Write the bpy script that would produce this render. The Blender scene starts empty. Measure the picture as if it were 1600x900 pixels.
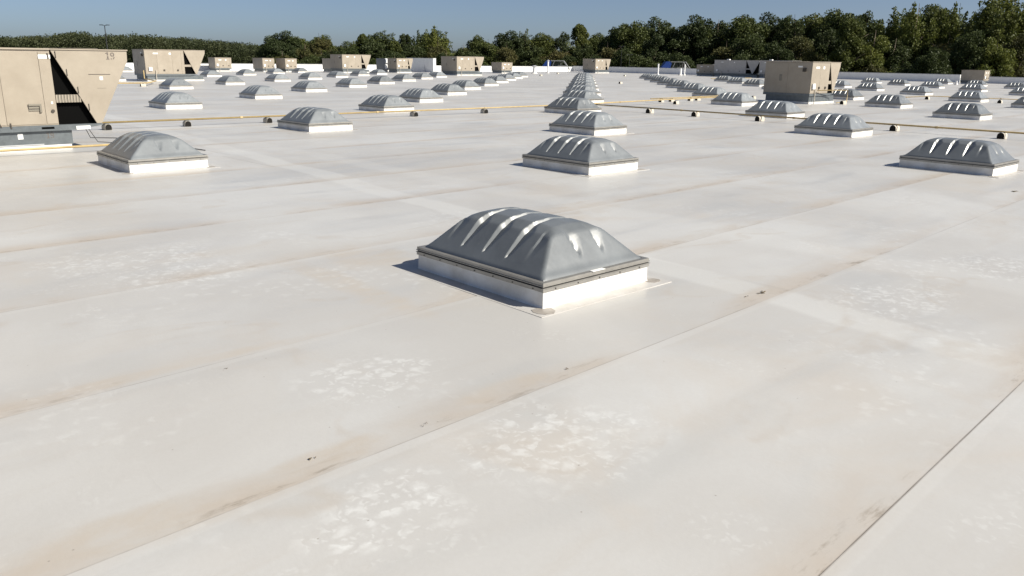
import bpy, math, random
import numpy as np
from mathutils import Vector, Matrix

# ------------------------------------------------------------------ camera, sky, sun, exposure
scene = bpy.context.scene
COL = scene.collection
CAM_H = 2.5
F_PX = 1250.0
PITCH = math.atan(357.9 / F_PX)
ROLL = 0.0152
cd = bpy.data.cameras.new('camera')
cam = bpy.data.objects.new('camera', cd)
COL.objects.link(cam)
cd.sensor_width = 36.0
cd.lens = 36.0 * F_PX / 1600.0
cd.clip_start = 0.05
cd.clip_end = 6000.0
_r0, _u0 = Vector((1, 0, 0)), Vector((0, math.sin(PITCH), math.cos(PITCH)))
_f0 = Vector((0, math.cos(PITCH), -math.sin(PITCH)))
_r = _r0 * math.cos(ROLL) + _u0 * math.sin(ROLL)
_u = _u0 * math.cos(ROLL) - _r0 * math.sin(ROLL)
m = Matrix((( _r.x, _u.x, -_f0.x, 0), (_r.y, _u.y, -_f0.y, 0), (_r.z, _u.z, -_f0.z, CAM_H), (0, 0, 0, 1)))
cam.matrix_world = m
scene.camera = cam

SUN_AZ = math.radians(-20.0)      # direction towards the sun, counter-clockwise from +X
SUN_EL = math.radians(37.0)
world = bpy.data.worlds.new('World')
scene.world = world
world.use_nodes = True
wn = world.node_tree
sky = wn.nodes.new('ShaderNodeTexSky')
sky.sky_type = 'NISHITA'
sky.sun_disc = False
sky.sun_elevation = SUN_EL
sky.sun_rotation = math.radians(90.0) - SUN_AZ
sky.altitude = 0.0
sky.air_density = 0.47
sky.dust_density = 1.05
sky.ozone_density = 1.0
bg = wn.nodes['Background']
wn.links.new(sky.outputs[0], bg.inputs[0])
bg.inputs[1].default_value = 0.068

sd = bpy.data.lights.new('sun', 'SUN')
sd.energy = 5.0
sd.angle = math.radians(0.53)
sd.color = (1.0, 0.95, 0.84)
sun = bpy.data.objects.new('sun', sd)
COL.objects.link(sun)
to_sun = Vector((math.cos(SUN_EL) * math.cos(SUN_AZ), math.cos(SUN_EL) * math.sin(SUN_AZ), math.sin(SUN_EL)))
sun.rotation_euler = to_sun.to_track_quat('Z', 'Y').to_euler()
sun.location = to_sun * 60

scene.view_settings.view_transform = 'Standard'
scene.view_settings.look = 'None'
scene.view_settings.gamma = 1.0
scene.view_settings.exposure = 0.5
scene.view_settings.use_curve_mapping = False

# ------------------------------------------------------------------ frame of the roof
ROT = math.radians(43.0)                       # local x of roof things = "v", local y = "u"
VX, VY = math.cos(ROT), math.sin(ROT)
def W(u, v, z=0.0):
    return Vector((VX * v - VY * u, VY * v + VX * u, z))
def UV(x, y):
    return (-VY * x + VX * y, VX * x + VY * y)
rnd = random.Random(7)
GROUND_Z = -8.5

# ------------------------------------------------------------------ materials
MATS = {}
def base_mat(name, color, rough=0.6, metal=0.0, spec=0.5, var=0.0, vscale=4.0, var2=None, bump=0.0, bscale=40.0, rvar=0.0, objrand=0.0):
    mt = bpy.data.materials.new(name)
    mt.use_nodes = True
    nt = mt.node_tree
    b = nt.nodes['Principled BSDF']
    b.inputs['Base Color'].default_value = (*color, 1)
    b.inputs['Roughness'].default_value = rough
    b.inputs['Metallic'].default_value = metal
    b.inputs['Specular IOR Level'].default_value = spec
    tc = nt.nodes.new('ShaderNodeTexCoord')
    if var > 0:
        n = nt.nodes.new('ShaderNodeTexNoise')
        n.inputs['Scale'].default_value = vscale
        n.inputs['Detail'].default_value = 6
        n.inputs['Roughness'].default_value = 0.65
        nt.links.new(tc.outputs['Object'], n.inputs['Vector'])
        if objrand > 0:
            n.noise_dimensions = '4D'
            oi0 = nt.nodes.new('ShaderNodeObjectInfo'); mw = nt.nodes.new('ShaderNodeMath'); mw.operation = 'MULTIPLY'; mw.inputs[1].default_value = 60.0
            nt.links.new(oi0.outputs['Random'], mw.inputs[0]); nt.links.new(mw.outputs[0], n.inputs['W'])
        cr = nt.nodes.new('ShaderNodeValToRGB')
        lo = [max(0, c * (1 - var)) for c in (var2 or color)]
        hi = [min(1, c * (1 + var * .6)) for c in color]
        cr.color_ramp.elements[0].position = 0.32
        cr.color_ramp.elements[0].color = (*lo, 1)
        cr.color_ramp.elements[1].position = 0.66
        cr.color_ramp.elements[1].color = (*hi, 1)
        nt.links.new(n.outputs['Fac'], cr.inputs['Fac'])
        out = cr.outputs['Color']
        if objrand > 0:
            oi = nt.nodes.new('ShaderNodeObjectInfo')
            hs = nt.nodes.new('ShaderNodeHueSaturation')
            mr = nt.nodes.new('ShaderNodeMapRange')
            mr.inputs['To Min'].default_value = 1 - objrand
            mr.inputs['To Max'].default_value = 1 + objrand
            nt.links.new(oi.outputs['Random'], mr.inputs['Value'])
            nt.links.new(mr.outputs['Result'], hs.inputs['Value'])
            nt.links.new(out, hs.inputs['Color'])
            out = hs.outputs['Color']
        nt.links.new(out, b.inputs['Base Color'])
        if rvar > 0:
            mr = nt.nodes.new('ShaderNodeMapRange')
            mr.inputs['To Min'].default_value = max(0.02, rough - rvar)
            mr.inputs['To Max'].default_value = rough + rvar
            nt.links.new(n.outputs['Fac'], mr.inputs['Value'])
            nt.links.new(mr.outputs['Result'], b.inputs['Roughness'])
    if bump > 0:
        n2 = nt.nodes.new('ShaderNodeTexNoise')
        n2.inputs['Scale'].default_value = bscale
        n2.inputs['Detail'].default_value = 3
        nt.links.new(tc.outputs['Object'], n2.inputs['Vector'])
        bp = nt.nodes.new('ShaderNodeBump')
        bp.inputs['Strength'].default_value = bump
        bp.inputs['Distance'].default_value = 0.02
        nt.links.new(n2.outputs['Fac'], bp.inputs['Height'])
        nt.links.new(bp.outputs['Normal'], b.inputs['Normal'])
    MATS[name] = mt
    return mt

def membrane_mat():
    mt = bpy.data.materials.new('roof_membrane')
    mt.use_nodes = True
    nt = mt.node_tree
    N, L = nt.nodes, nt.links
    b = N['Principled BSDF']
    b.inputs['Roughness'].default_value = 0.62
    b.inputs['Specular IOR Level'].default_value = 0.55
    geo = N.new('ShaderNodeNewGeometry')
    rot = N.new('ShaderNodeVectorRotate')
    rot.rotation_type = 'Z_AXIS'
    rot.inputs['Angle'].default_value = -ROT
    L.new(geo.outputs['Position'], rot.inputs['Vector'])
    pos = rot.outputs['Vector']                 # x = v, y = u in metres
    tc = N.new('ShaderNodeTexCoord')
    oi = N.new('ShaderNodeObjectInfo')
    def mapping(src, scale, loc=(0, 0, 0)):
        mp = N.new('ShaderNodeMapping')
        mp.inputs['Scale'].default_value = scale
        mp.inputs['Location'].default_value = loc
        L.new(src, mp.inputs['Vector'])
        return mp.outputs['Vector']
    def noise(vec, scale, detail=4, rough=0.55, dist=0.0):
        n = N.new('ShaderNodeTexNoise')
        n.inputs['Scale'].default_value = scale
        n.inputs['Detail'].default_value = detail
        n.inputs['Roughness'].default_value = rough
        n.inputs['Distortion'].default_value = dist
        L.new(vec, n.inputs['Vector'])
        return n.outputs['Fac']
    def ss(val, a, c, lo=0.0, hi=1.0):
        mr = N.new('ShaderNodeMapRange')
        mr.interpolation_type = 'SMOOTHSTEP'
        mr.inputs['From Min'].default_value = a
        mr.inputs['From Max'].default_value = c
        mr.inputs['To Min'].default_value = lo
        mr.inputs['To Max'].default_value = hi
        L.new(val, mr.inputs['Value'])
        return mr.outputs['Result']
    def math_(op, a, c=None):
        mn = N.new('ShaderNodeMath')
        mn.operation = op
        for i, s in enumerate((a, c)):
            if s is None: continue
            if isinstance(s, (int, float)): mn.inputs[i].default_value = s
            else: L.new(s, mn.inputs[i])
        return mn.outputs[0]
    def mix(fac, a, c, mode='MIX'):
        mx = N.new('ShaderNodeMix')
        mx.data_type = 'RGBA'
        mx.blend_type = mode
        if isinstance(fac, (int, float)): mx.inputs[0].default_value = fac
        else: L.new(fac, mx.inputs[0])
        for i, s in ((6, a), (7, c)):
            if isinstance(s, tuple): mx.inputs[i].default_value = (*s, 1)
            else: L.new(s, mx.inputs[i])
        return mx.outputs[2]
    # broad soft tone
    big = noise(pos, 0.22, 5, 0.6, 0.4)
    col = mix(ss(big, 0.36, 0.66), (0.481, 0.470, 0.454), (0.549, 0.546, 0.536))
    warm = noise(mapping(pos, (1, 1, 1), (31, 7, 0)), 0.42, 5, 0.62, 0.6)
    col = mix(ss(warm, 0.52, 0.74, 0, 0.55), col, (0.504, 0.461, 0.411))
    cool = noise(mapping(pos, (0.5, 1.6, 1), (3, 57, 0)), 0.5, 4, 0.6, 0.5)
    col = mix(ss(cool, 0.52, 0.72, 0, 0.5), col, (0.445, 0.444, 0.435))
    # mid-scale streaks, along the sheets
    st = noise(mapping(pos, (0.35, 2.2, 1), (11, 3, 0)), 1.3, 6, 0.65, 0.3)
    col = mix(ss(st, 0.52, 0.75, 0, 0.35), col, (0.470, 0.437, 0.397))
    # old worn band across the sheets (cover strip)
    sx = N.new('ShaderNodeSeparateXYZ')
    L.new(pos, sx.inputs[0])
    wob = noise(pos, 0.35, 3, 0.5)
    vv = math_('SUBTRACT', math_('SUBTRACT', sx.outputs[0], math_('MULTIPLY', sx.outputs[1], 0.085)), 7.55)
    vv = math_('ADD', vv, math_('MULTIPLY', math_('SUBTRACT', wob, 0.5), 0.5))
    band = math_('SUBTRACT', 1.0, ss(math_('ABSOLUTE', vv), 0.22, 0.36))
    col = mix(math_('MULTIPLY', band, 0.6), col, (0.595, 0.593, 0.578))
    vv2 = math_('ADD', math_('SUBTRACT', sx.outputs[0], 10.6), math_('MULTIPLY', math_('SUBTRACT', wob, 0.5), 0.8))
    band2 = math_('SUBTRACT', 1.0, ss(math_('ABSOLUTE', vv2), 0.2, 0.5))
    col = mix(math_('MULTIPLY', band2, 0.35), col, (0.577, 0.575, 0.562))
    # dried drops: white blotches in clusters
    warp = N.new('ShaderNodeTexNoise')
    warp.inputs['Scale'].default_value = 9.0
    warp.inputs['Detail'].default_value = 4
    L.new(pos, warp.inputs['Vector'])
    wv = N.new('ShaderNodeVectorMath'); wv.operation = 'MULTIPLY_ADD'
    wv.inputs[1].default_value = (0.26, 0.20, 0.0)
    L.new(warp.outputs['Color'], wv.inputs[0]); L.new(pos, wv.inputs[2])
    # places on the roof where water stood (v, u, half sizes in metres)
    jit = math_('MULTIPLY', math_('SUBTRACT', noise(pos, 1.7, 4, 0.6), 0.5), 1.5)
    def patches(lst):
        tot = None
        for v_, u_, rv, ru in lst:
            dx = math_('DIVIDE', math_('SUBTRACT', sx.outputs[0], v_), rv)
            dy = math_('DIVIDE', math_('SUBTRACT', sx.outputs[1], u_), ru)
            d2 = math_('SQRT', math_('ADD', math_('MULTIPLY', dx, dx), math_('MULTIPLY', dy, dy)))
            f = math_('SUBTRACT', 1.0, ss(math_('ADD', d2, jit), 0.55, 1.25))
            tot = f if tot is None else math_('MAXIMUM', tot, f)
        return tot
    spots = patches([(3.6, 3.4, .75, .62), (3.3, 5.2, .6, .5), (2.25, 3.4, .55, .4), (3.1, 10.4, 1.1, .8), (3.4, 9.3, 1.0, .6), (8.9, 3.3, .9, .6), (11.5, 3.0, .8, .8)])
    silt = patches([(1.2, 4.18, 1.0, .22), (2.3, 4.24, .45, .15), (3.95, 4.3, .5, .14), (2.0, 6.42, 1.4, .10), (8.0, 4.42, .5, .16), (5.5, 8.6, .5, .8), (4.6, 7.6, .22, 1.6), (9.5, 9.3, 1.5, .5)])
    siltn = ss(noise(mapping(pos, (0.6, 1.4, 1), (1, 8, 0)), 2.6, 6, 0.7, 0.4), 0.36, 0.66, 0.25, 0.85)
    col = mix(math_('MULTIPLY', silt, siltn), col, (0.488, 0.443, 0.387))
    def blobs(scale, r0, r1, mscale, loc, m0, m1, amt):
        nonlocal col
        vo = N.new('ShaderNodeTexVoronoi')
        vo.voronoi_dimensions = '2D'
        vo.feature = 'SMOOTH_F1'
        vo.inputs['Smoothness'].default_value = 0.25
        vo.inputs['Scale'].default_value = scale
        L.new(wv.outputs[0], vo.inputs['Vector'])
        dot = math_('SUBTRACT', 1.0, ss(vo.outputs['Distance'], r0, r1))
        sep = N.new('ShaderNodeSeparateColor'); L.new(vo.outputs['Color'], sep.inputs[0])
        keep = ss(sep.outputs[0], 0.35, 0.5)
        mk = ss(noise(mapping(pos, (1, 1, 1), loc), mscale, 3, 0.5, 0.3), m0, m1)
        mk = math_('MAXIMUM', math_('MULTIPLY', mk, 0.6), spots)
        fac = math_('MULTIPLY', math_('MULTIPLY', dot, keep), mk)
        col = mix(math_('MULTIPLY', fac, amt), col, (0.716, 0.725, 0.720))
    blobs(7.0, 0.02, 0.50, 0.55, (5, 2, 0), 0.54, 0.68, 0.46)
    blobs(15.0, 0.05, 0.45, 0.9, (44, 12, 0), 0.55, 0.70, 0.36)
    # silt left at the rims of dried puddles
    pud = noise(mapping(pos, (0.8, 1.1, 1), (71, 33, 0)), 0.33, 4, 0.5, 0.8)
    rim = math_('SUBTRACT', 1.0, ss(math_('ABSOLUTE', math_('SUBTRACT', pud, 0.555)), 0.0, 0.022))
    rimn = ss(noise(mapping(pos, (1, 1, 1), (13, 77, 0)), 1.1, 5, 0.65), 0.42, 0.66)
    col = mix(math_('MULTIPLY', math_('MULTIPLY', rim, rimn), 0.45), col, (0.448, 0.400, 0.345))
    col = mix(ss(pud, 0.555, 0.60, 0, 0.16), col, (0.489, 0.454, 0.408))
    # scuffs
    scf = noise(mapping(pos, (3.5, 0.5, 1), (5, 66, 0)), 2.2, 6, 0.7, 1.2)
    col = mix(ss(scf, 0.62, 0.74, 0, 0.28), col, (0.415, 0.405, 0.387))
    # dirt held against the laps; object y runs 0..1 over a sheet, 0 beside the raised lap of its neighbour
    so = N.new('ShaderNodeSeparateXYZ')
    L.new(tc.outputs['Object'], so.inputs[0])
    ul = so.outputs[1]
    dn = noise(mapping(pos, (0.5, 1, 1), (8, 91, 0)), 0.6, 5, 0.65, 0.3)
    dmask = ss(dn, 0.36, 0.62)
    sp0 = noise(mapping(pos, (0.5, 1.0, 1), (22, 14, 0)), 1.5, 5, 0.6, 0.5)
    near = math_('SUBTRACT', 1.0, ss(math_('ADD', ul, math_('MULTIPLY', math_('SUBTRACT', sp0, 0.5), 0.22)), 0.0, 0.20))
    col = mix(math_('MULTIPLY', math_('MULTIPLY', near, dmask), 0.75), col, (0.459, 0.396, 0.329))
    sp = noise(mapping(pos, (0.4, 1.7, 1), (2, 4, 0)), 6.0, 7, 0.75, 0.2)
    near2 = math_('SUBTRACT', 1.0, ss(ul, 0.01, 0.085))
    sp2 = math_('MULTIPLY', math_('MULTIPLY', near2, ss(sp, 0.50, 0.68)), ss(dn, 0.42, 0.58))
    col = mix(math_('MULTIPLY', sp2, 0.85), col, (0.228, 0.189, 0.144))
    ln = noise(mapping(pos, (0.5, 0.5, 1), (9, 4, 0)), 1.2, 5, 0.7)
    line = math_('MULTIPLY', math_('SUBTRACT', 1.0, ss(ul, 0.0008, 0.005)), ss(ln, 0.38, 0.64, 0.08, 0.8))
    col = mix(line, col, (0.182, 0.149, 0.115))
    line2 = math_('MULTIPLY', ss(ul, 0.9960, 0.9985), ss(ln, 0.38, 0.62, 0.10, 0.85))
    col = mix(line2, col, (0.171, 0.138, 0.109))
    rub = math_('MULTIPLY', ss(ul, 0.955, 0.998), ss(dn, 0.42, 0.6, 0.0, 0.45))
    col = mix(rub, col, (0.420, 0.372, 0.316))
    far_lap = ss(ul, 0.955, 0.965)
    col = mix(math_('MULTIPLY', far_lap, 0.22), col, (0.582, 0.575, 0.560))
    # tiny dark specks
    vo = N.new('ShaderNodeTexVoronoi'); vo.voronoi_dimensions = '2D'
    vo.inputs['Scale'].default_value = 2.6
    L.new(pos, vo.inputs['Vector'])
    sepk = N.new('ShaderNodeSeparateColor'); L.new(vo.outputs['Color'], sepk.inputs[0])
    keepk = ss(sepk.outputs[1], 0.82, 0.84, 0, 0.7)
    col = mix(math_('MULTIPLY', math_('SUBTRACT', 1.0, ss(vo.outputs['Distance'], 0.006, 0.022)), keepk), col, (0.228, 0.195, 0.161))
    fine = noise(pos, 26.0, 5, 0.7)
    col = mix(ss(fine, 0.35, 0.7, 0, 0.10), col, (0.389, 0.371, 0.341))
    hs = N.new('ShaderNodeHueSaturation')
    L.new(math_('ADD', math_('MULTIPLY', oi.outputs['Random'], 0.07), 0.965), hs.inputs['Value'])
    L.new(col, hs.inputs['Color'])
    L.new(hs.outputs['Color'], b.inputs['Base Color'])
    L.new(ss(cool, 0.4, 0.7, 0.44, 0.34), b.inputs['Roughness'])
    bp = N.new('ShaderNodeBump'); bp.inputs['Strength'].default_value = 0.35; bp.inputs['Distance'].default_value = 0.012
    L.new(noise(mapping(pos, (1.0, 0.6, 1)), 1.3, 5, 0.6, 0.5), bp.inputs['Height'])
    bp2 = N.new('ShaderNodeBump'); bp2.inputs['Strength'].default_value = 0.12; bp2.inputs['Distance'].default_value = 0.004
    L.new(noise(pos, 45, 3, 0.6), bp2.inputs['Height']); L.new(bp.outputs['Normal'], bp2.inputs['Normal'])
    L.new(bp2.outputs['Normal'], b.inputs['Normal'])
    MATS['roof_membrane'] = mt
    return mt

def leaf_mat(name, c0, c1, nscale=0.45):
    mt = bpy.data.materials.new(name)
    mt.use_nodes = True
    nt = mt.node_tree
    N, L = nt.nodes, nt.links
    b = N['Principled BSDF']
    b.inputs['Roughness'].default_value = 0.6
    b.inputs['Specular IOR Level'].default_value = 0.25
    tc = N.new('ShaderNodeTexCoord')
    n = N.new('ShaderNodeTexNoise'); n.inputs['Scale'].default_value = nscale; n.inputs['Detail'].default_value = 4
    L.new(tc.outputs['Object'], n.inputs['Vector'])
    oi = N.new('ShaderNodeObjectInfo')
    ad = N.new('ShaderNodeMath'); ad.operation = 'MULTIPLY_ADD'
    ad.inputs[1].default_value = 0.5; L.new(oi.outputs['Random'], ad.inputs[0])
    ad2 = N.new('ShaderNodeMath'); ad2.operation = 'SUBTRACT'; ad2.inputs[1].default_value = 0.25
    L.new(n.outputs['Fac'], ad2.inputs[0]); L.new(ad2.outputs[0], ad.inputs[2])
    cr = N.new('ShaderNodeValToRGB')
    cr.color_ramp.elements[0].position = 0.2; cr.color_ramp.elements[0].color = (*c0, 1)
    cr.color_ramp.elements[1].position = 0.8; cr.color_ramp.elements[1].color = (*c1, 1)
    L.new(ad.outputs[0], cr.inputs['Fac'])
    L.new(cr.outputs['Color'], b.inputs['Base Color'])
    tr = N.new('ShaderNodeBsdfTranslucent')
    L.new(cr.outputs['Color'], tr.inputs['Color'])
    mx = N.new('ShaderNodeMixShader'); mx.inputs[0].default_value = 0.25
    L.new(b.outputs[0], mx.inputs[1]); L.new(tr.outputs[0], mx.inputs[2])
    L.new(mx.outputs[0], N['Material Output'].inputs['Surface'])
    MATS[name] = mt

membrane_mat()
base_mat('white_membrane', (0.74, 0.73, 0.71), 0.5, var=0.10, vscale=3.0, var2=(0.68, 0.65, 0.60), bump=0.15, bscale=14)
base_mat('flashing_membrane', (0.505, 0.494, 0.477), 0.45, var=0.08, vscale=3.0, var2=(0.48, 0.455, 0.425), bump=0.1, bscale=20)
base_mat('patch_membrane', (0.34, 0.315, 0.285), 0.6, var=0.18, vscale=9.0, var2=(0.31, 0.275, 0.24))
base_mat('dome_acrylic', (0.182, 0.197, 0.210), 0.33, spec=0.6, var=0.17, vscale=2.2, rvar=0.09, objrand=0.2, bump=0.16, bscale=3.5)
base_mat('aluminium', (0.32, 0.31, 0.29), 0.42, metal=0.55, var=0.12, vscale=6)
base_mat('dark_gasket', (0.03, 0.03, 0.03), 0.7)
base_mat('screw_metal', (0.06, 0.055, 0.05), 0.5, metal=0.6)
base_mat('tan_paint', (0.335, 0.292, 0.234), 0.5, var=0.08, vscale=1.2, var2=(0.315, 0.270, 0.212), objrand=0.03, bump=0.06, bscale=3)
base_mat('grey_beige_paint', (0.40, 0.385, 0.372), 0.5, var=0.08, vscale=1.2, var2=(0.375, 0.36, 0.345), objrand=0.03)
base_mat('galvanised', (0.135, 0.152, 0.162), 0.45, metal=0.35, var=0.18, vscale=5)
base_mat('coil_gap_black', (0.003, 0.003, 0.003), 0.8, spec=0.05)  # coil black, also painted in for the dark of gaps and lifting holes
base_mat('grille_metal', (0.20, 0.18, 0.145), 0.5)
base_mat('dark_detail', (0.06, 0.05, 0.04), 0.7)  # own dark colour of locks, latches, guard wires, joint lines, sensor boxes
base_mat('stencil_paint', (0.13, 0.11, 0.095), 0.6, var=0.15, vscale=20)
base_mat('sticker_white', (0.82, 0.82, 0.80), 0.5)
base_mat('gas_pipe_paint', (0.42, 0.315, 0.15), 0.5, var=0.18, vscale=3)
base_mat('block_white', (0.52, 0.48, 0.41), 0.7, var=0.15, vscale=9)
base_mat('block_black', (0.012, 0.011, 0.010), 0.8, spec=0.2)
base_mat('wood_block', (0.36, 0.26, 0.16), 0.75, var=0.25, vscale=12)
base_mat('white_paint', (0.82, 0.82, 0.815), 0.5, var=0.06, vscale=1.0)
base_mat('cap_metal', (0.45, 0.46, 0.47), 0.4, metal=0.2, var=0.06, vscale=2)
base_mat('grey_paint', (0.15, 0.16, 0.175), 0.5, var=0.12, vscale=2)
base_mat('blue_panel', (0.012, 0.045, 0.22), 0.35, var=0.1, vscale=2)
base_mat('frame_steel', (0.24, 0.245, 0.25), 0.5, var=0.1, vscale=3)
base_mat('pole_dark', (0.03, 0.03, 0.035), 0.5)
base_mat('bark', (0.09, 0.07, 0.05), 0.9, var=0.3, vscale=3)
base_mat('dead_leaf', (0.13, 0.10, 0.06), 0.8, var=0.4, vscale=30)
base_mat('building_wall', (0.45, 0.42, 0.38), 0.8, var=0.1, vscale=1)
base_mat('grass_ground', (0.06, 0.075, 0.03), 0.95, var=0.4, vscale=0.05)
base_mat('cable_black', (0.02, 0.02, 0.02), 0.6)
leaf_mat('leaf_dark', (0.034, 0.048, 0.016), (0.071, 0.090, 0.028))
leaf_mat('leaf_mid', (0.051, 0.069, 0.020), (0.113, 0.127, 0.031))
leaf_mat('leaf_light', (0.071, 0.097, 0.023), (0.155, 0.167, 0.037))
leaf_mat('leaf_brown', (0.063, 0.069, 0.021), (0.121, 0.109, 0.039))
leaf_mat('leaf_far', (0.026, 0.040, 0.016), (0.070, 0.078, 0.033), 0.07)

# ------------------------------------------------------------------ mesh helpers
class MB:
    def __init__(self):
        self.v, self.f = [], []
    def poly_face(self, pts):
        n = len(self.v); self.v += [tuple(p) for p in pts]
        self.f.append(tuple(range(n, n + len(pts))))
    def box(self, x0, x1, y0, y1, z0, z1):
        n = len(self.v)
        self.v += [(x0, y0, z0), (x1, y0, z0), (x1, y1, z0), (x0, y1, z0), (x0, y0, z1), (x1, y0, z1), (x1, y1, z1), (x0, y1, z1)]
        self.f += [tuple(n + i for i in q) for q in ((0, 3, 2, 1), (4, 5, 6, 7), (0, 1, 5, 4), (1, 2, 6, 5), (2, 3, 7, 6), (3, 0, 4, 7))]
        return self
    def hexa(self, p):   # eight points: bottom four, top four
        n = len(self.v); self.v += [tuple(q) for q in p]
        self.f += [tuple(n + i for i in q) for q in ((0, 3, 2, 1), (4, 5, 6, 7), (0, 1, 5, 4), (1, 2, 6, 5), (2, 3, 7, 6), (3, 0, 4, 7))]
        return self
    def prism_y(self, poly, y0, y1):   # poly in (x, z)
        n = len(self.v); k = len(poly)
        self.v += [(x, y0, z) for x, z in poly] + [(x, y1, z) for x, z in poly]
        self.f.append(tuple(n + i for i in range(k)))
        self.f.append(tuple(n + k + i for i in reversed(range(k))))
        for i in range(k):
            j = (i + 1) % k
            self.f.append((n + i, n + k + i, n + k + j, n + j))
        return self
    def prism_x(self, poly, x0, x1):   # poly in (y, z)
        n = len(self.v); k = len(poly)
        self.v += [(x0, y, z) for y, z in poly] + [(x1, y, z) for y, z in poly]
        self.f.append(tuple(n + i for i in reversed(range(k))))
        self.f.append(tuple(n + k + i for i in range(k)))
        for i in range(k):
            j = (i + 1) % k
            self.f.append((n + i, n + j, n + k + j, n + k + i))
        return self
    def tube(self, pts, r, n=10, cap=True):
        pts = [Vector(p) for p in pts]
        rr = r if isinstance(r, (list, tuple)) else [r] * len(pts)
        rings = []
        for i, p in enumerate(pts):
            if i == 0: d = pts[1] - p
            elif i == len(pts) - 1: d = p - pts[i - 1]
            else: d = (pts[i + 1] - p).normalized() + (p - pts[i - 1]).normalized()
            d.normalize()
            a = d.cross(Vector((0, 0, 1)))
            if a.length < 1e-3: a = Vector((1, 0, 0))
            a.normalize(); bb = d.cross(a).normalized()
            s = len(self.v)
            for k in range(n):
                t = 2 * math.pi * k / n
                self.v.append(tuple(p + (a * math.cos(t) + bb * math.sin(t)) * rr[i]))
            rings.append(s)
        for i in range(len(rings) - 1):
            for k in range(n):
                k2 = (k + 1) % n
                self.f.append((rings[i] + k, rings[i + 1] + k, rings[i + 1] + k2, rings[i] + k2))
        if cap:
            self.f.append(tuple(rings[0] + k for k in range(n)))
            self.f.append(tuple(rings[-1] + k for k in reversed(range(n))))
        return self
    def mesh(self, name, mat, smooth=False):
        me = bpy.data.meshes.new(name)
        me.from_pydata(self.v, [], self.f)
        me.materials.append(MATS[mat])
        me.validate()
        import bmesh
        bm = bmesh.new(); bm.from_mesh(me)
        bmesh.ops.recalc_face_normals(bm, faces=bm.faces)
        bm.to_mesh(me); bm.free()
        if smooth:
            me.polygons.foreach_set('use_smooth', [True] * len(me.polygons))
        me.update()
        return me
    def build(self, name, mat, parent=None, smooth=False, bevel=0.0):
        o = link(name, self.mesh(name, mat, smooth), parent)
        if bevel:
            bv = o.modifiers.new('bevel', 'BEVEL'); bv.width = bevel; bv.segments = 2; bv.limit_method = 'ANGLE'
        return o

def link(name, data, parent=None, loc=None, rz=None):
    o = bpy.data.objects.new(name, data)
    COL.objects.link(o)
    if parent is not None: o.parent = parent
    if loc is not None: o.location = loc
    if rz is not None: o.rotation_euler = (0, 0, rz)
    return o
def tag(o, label, cat, group=None, kind=None):
    if label: o['label'] = label
    if cat: o['category'] = cat
    if group: o['group'] = group
    if kind: o['kind'] = kind
    return o
def copy_tree(o, parent=None):
    c = o.copy(); COL.objects.link(c); c.parent = parent
    for ch in o.children: copy_tree(ch, c)
    return c
ORD = ['', 'first', 'second', 'third', 'fourth', 'fifth', 'sixth', 'seventh', 'eighth', 'ninth', 'tenth', 'eleventh', 'twelfth', 'thirteenth',
       'fourteenth', 'fifteenth', 'sixteenth', 'seventeenth', 'eighteenth', 'nineteenth', 'twentieth']
TENS = {2: ('twentieth', 'twenty-'), 3: ('thirtieth', 'thirty-'), 4: ('fortieth', 'forty-'), 5: ('fiftieth', 'fifty-'), 6: ('sixtieth', 'sixty-')}
def ordinal(n):
    if n <= 20: return ORD[n]
    t, r = divmod(n, 10)
    return TENS[t][0] if r == 0 else TENS[t][1] + ORD[r]

# ------------------------------------------------------------------ setting: ground, building, roof sheets, parapets
g = MB(); g.poly_face([(-3000, -1500, 0), (3000, -1500, 0), (3000, 3500, 0), (-3000, 3500, 0)])
go = g.build('ground', 'grass_ground'); go.location.z = GROUND_Z; go['kind'] = 'structure'

U0, U1, V0, V1 = -30.0, 128.0, -45.0, 137.0
roof = MB().box(V0, V1, U0, U1, GROUND_Z + 0.01, -0.012).build('roof', 'flashing_membrane')
roof.rotation_euler = (0, 0, ROT); roof['kind'] = 'structure'

sheet_mesh = MB().hexa([(0, 0, -0.01), (1, 0, -0.01), (1, 1, -0.01), (0, 1, -0.01), (0, 0, 0.0), (1, 0, 0.0), (1, 1, 0.003), (0, 1, 0.003)]).mesh('membrane_sheet', 'roof_membrane')
seams = [-6.4, -3.75, -1.1, 1.36, 3.97, 6.20, 8.93, 11.72, 14.47]
while seams[-1] < U1 - 2.7: seams.append(seams[-1] + 2.68)
seams += [seams[-1] + 2.68, seams[-1] + 5.36]
while seams[0] > U0 + 2.7: seams.insert(0, seams[0] - 2.68)
SK = 0.035            # the sheets run two degrees off the skylights
srnd = random.Random(3)
for i in range(len(seams) - 1):
    ua, ub = seams[i], seams[i + 1]
    near = -3 < ua < 16
    v = V0 + 0.05
    step = 0
    vmax = min(V1 - 0.02, (U1 - 0.01 - ub) / SK)
    while v < vmax - 1:
        ln = srnd.uniform(24, 34) if near else srnd.uniform(44, 60)
        if ua == 3.97 and v < 8.4 < v + ln + 30 and step == 1: ln = 8.35 - v
        v2 = min(vmax, v + ln)
        if vmax - v2 < 4: v2 = vmax
        s = link('membrane_sheet', sheet_mesh, roof)
        s.location = (v, ua + SK * v, 0.0015 if step % 2 else 0.0)
        s.rotation_euler = (0, 0, math.atan(SK))
        s.scale = ((v2 - v) / math.cos(math.atan(SK)) + 0.004, ub - ua - 0.0015, 1.0)
        v = v2; step += 1

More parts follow.
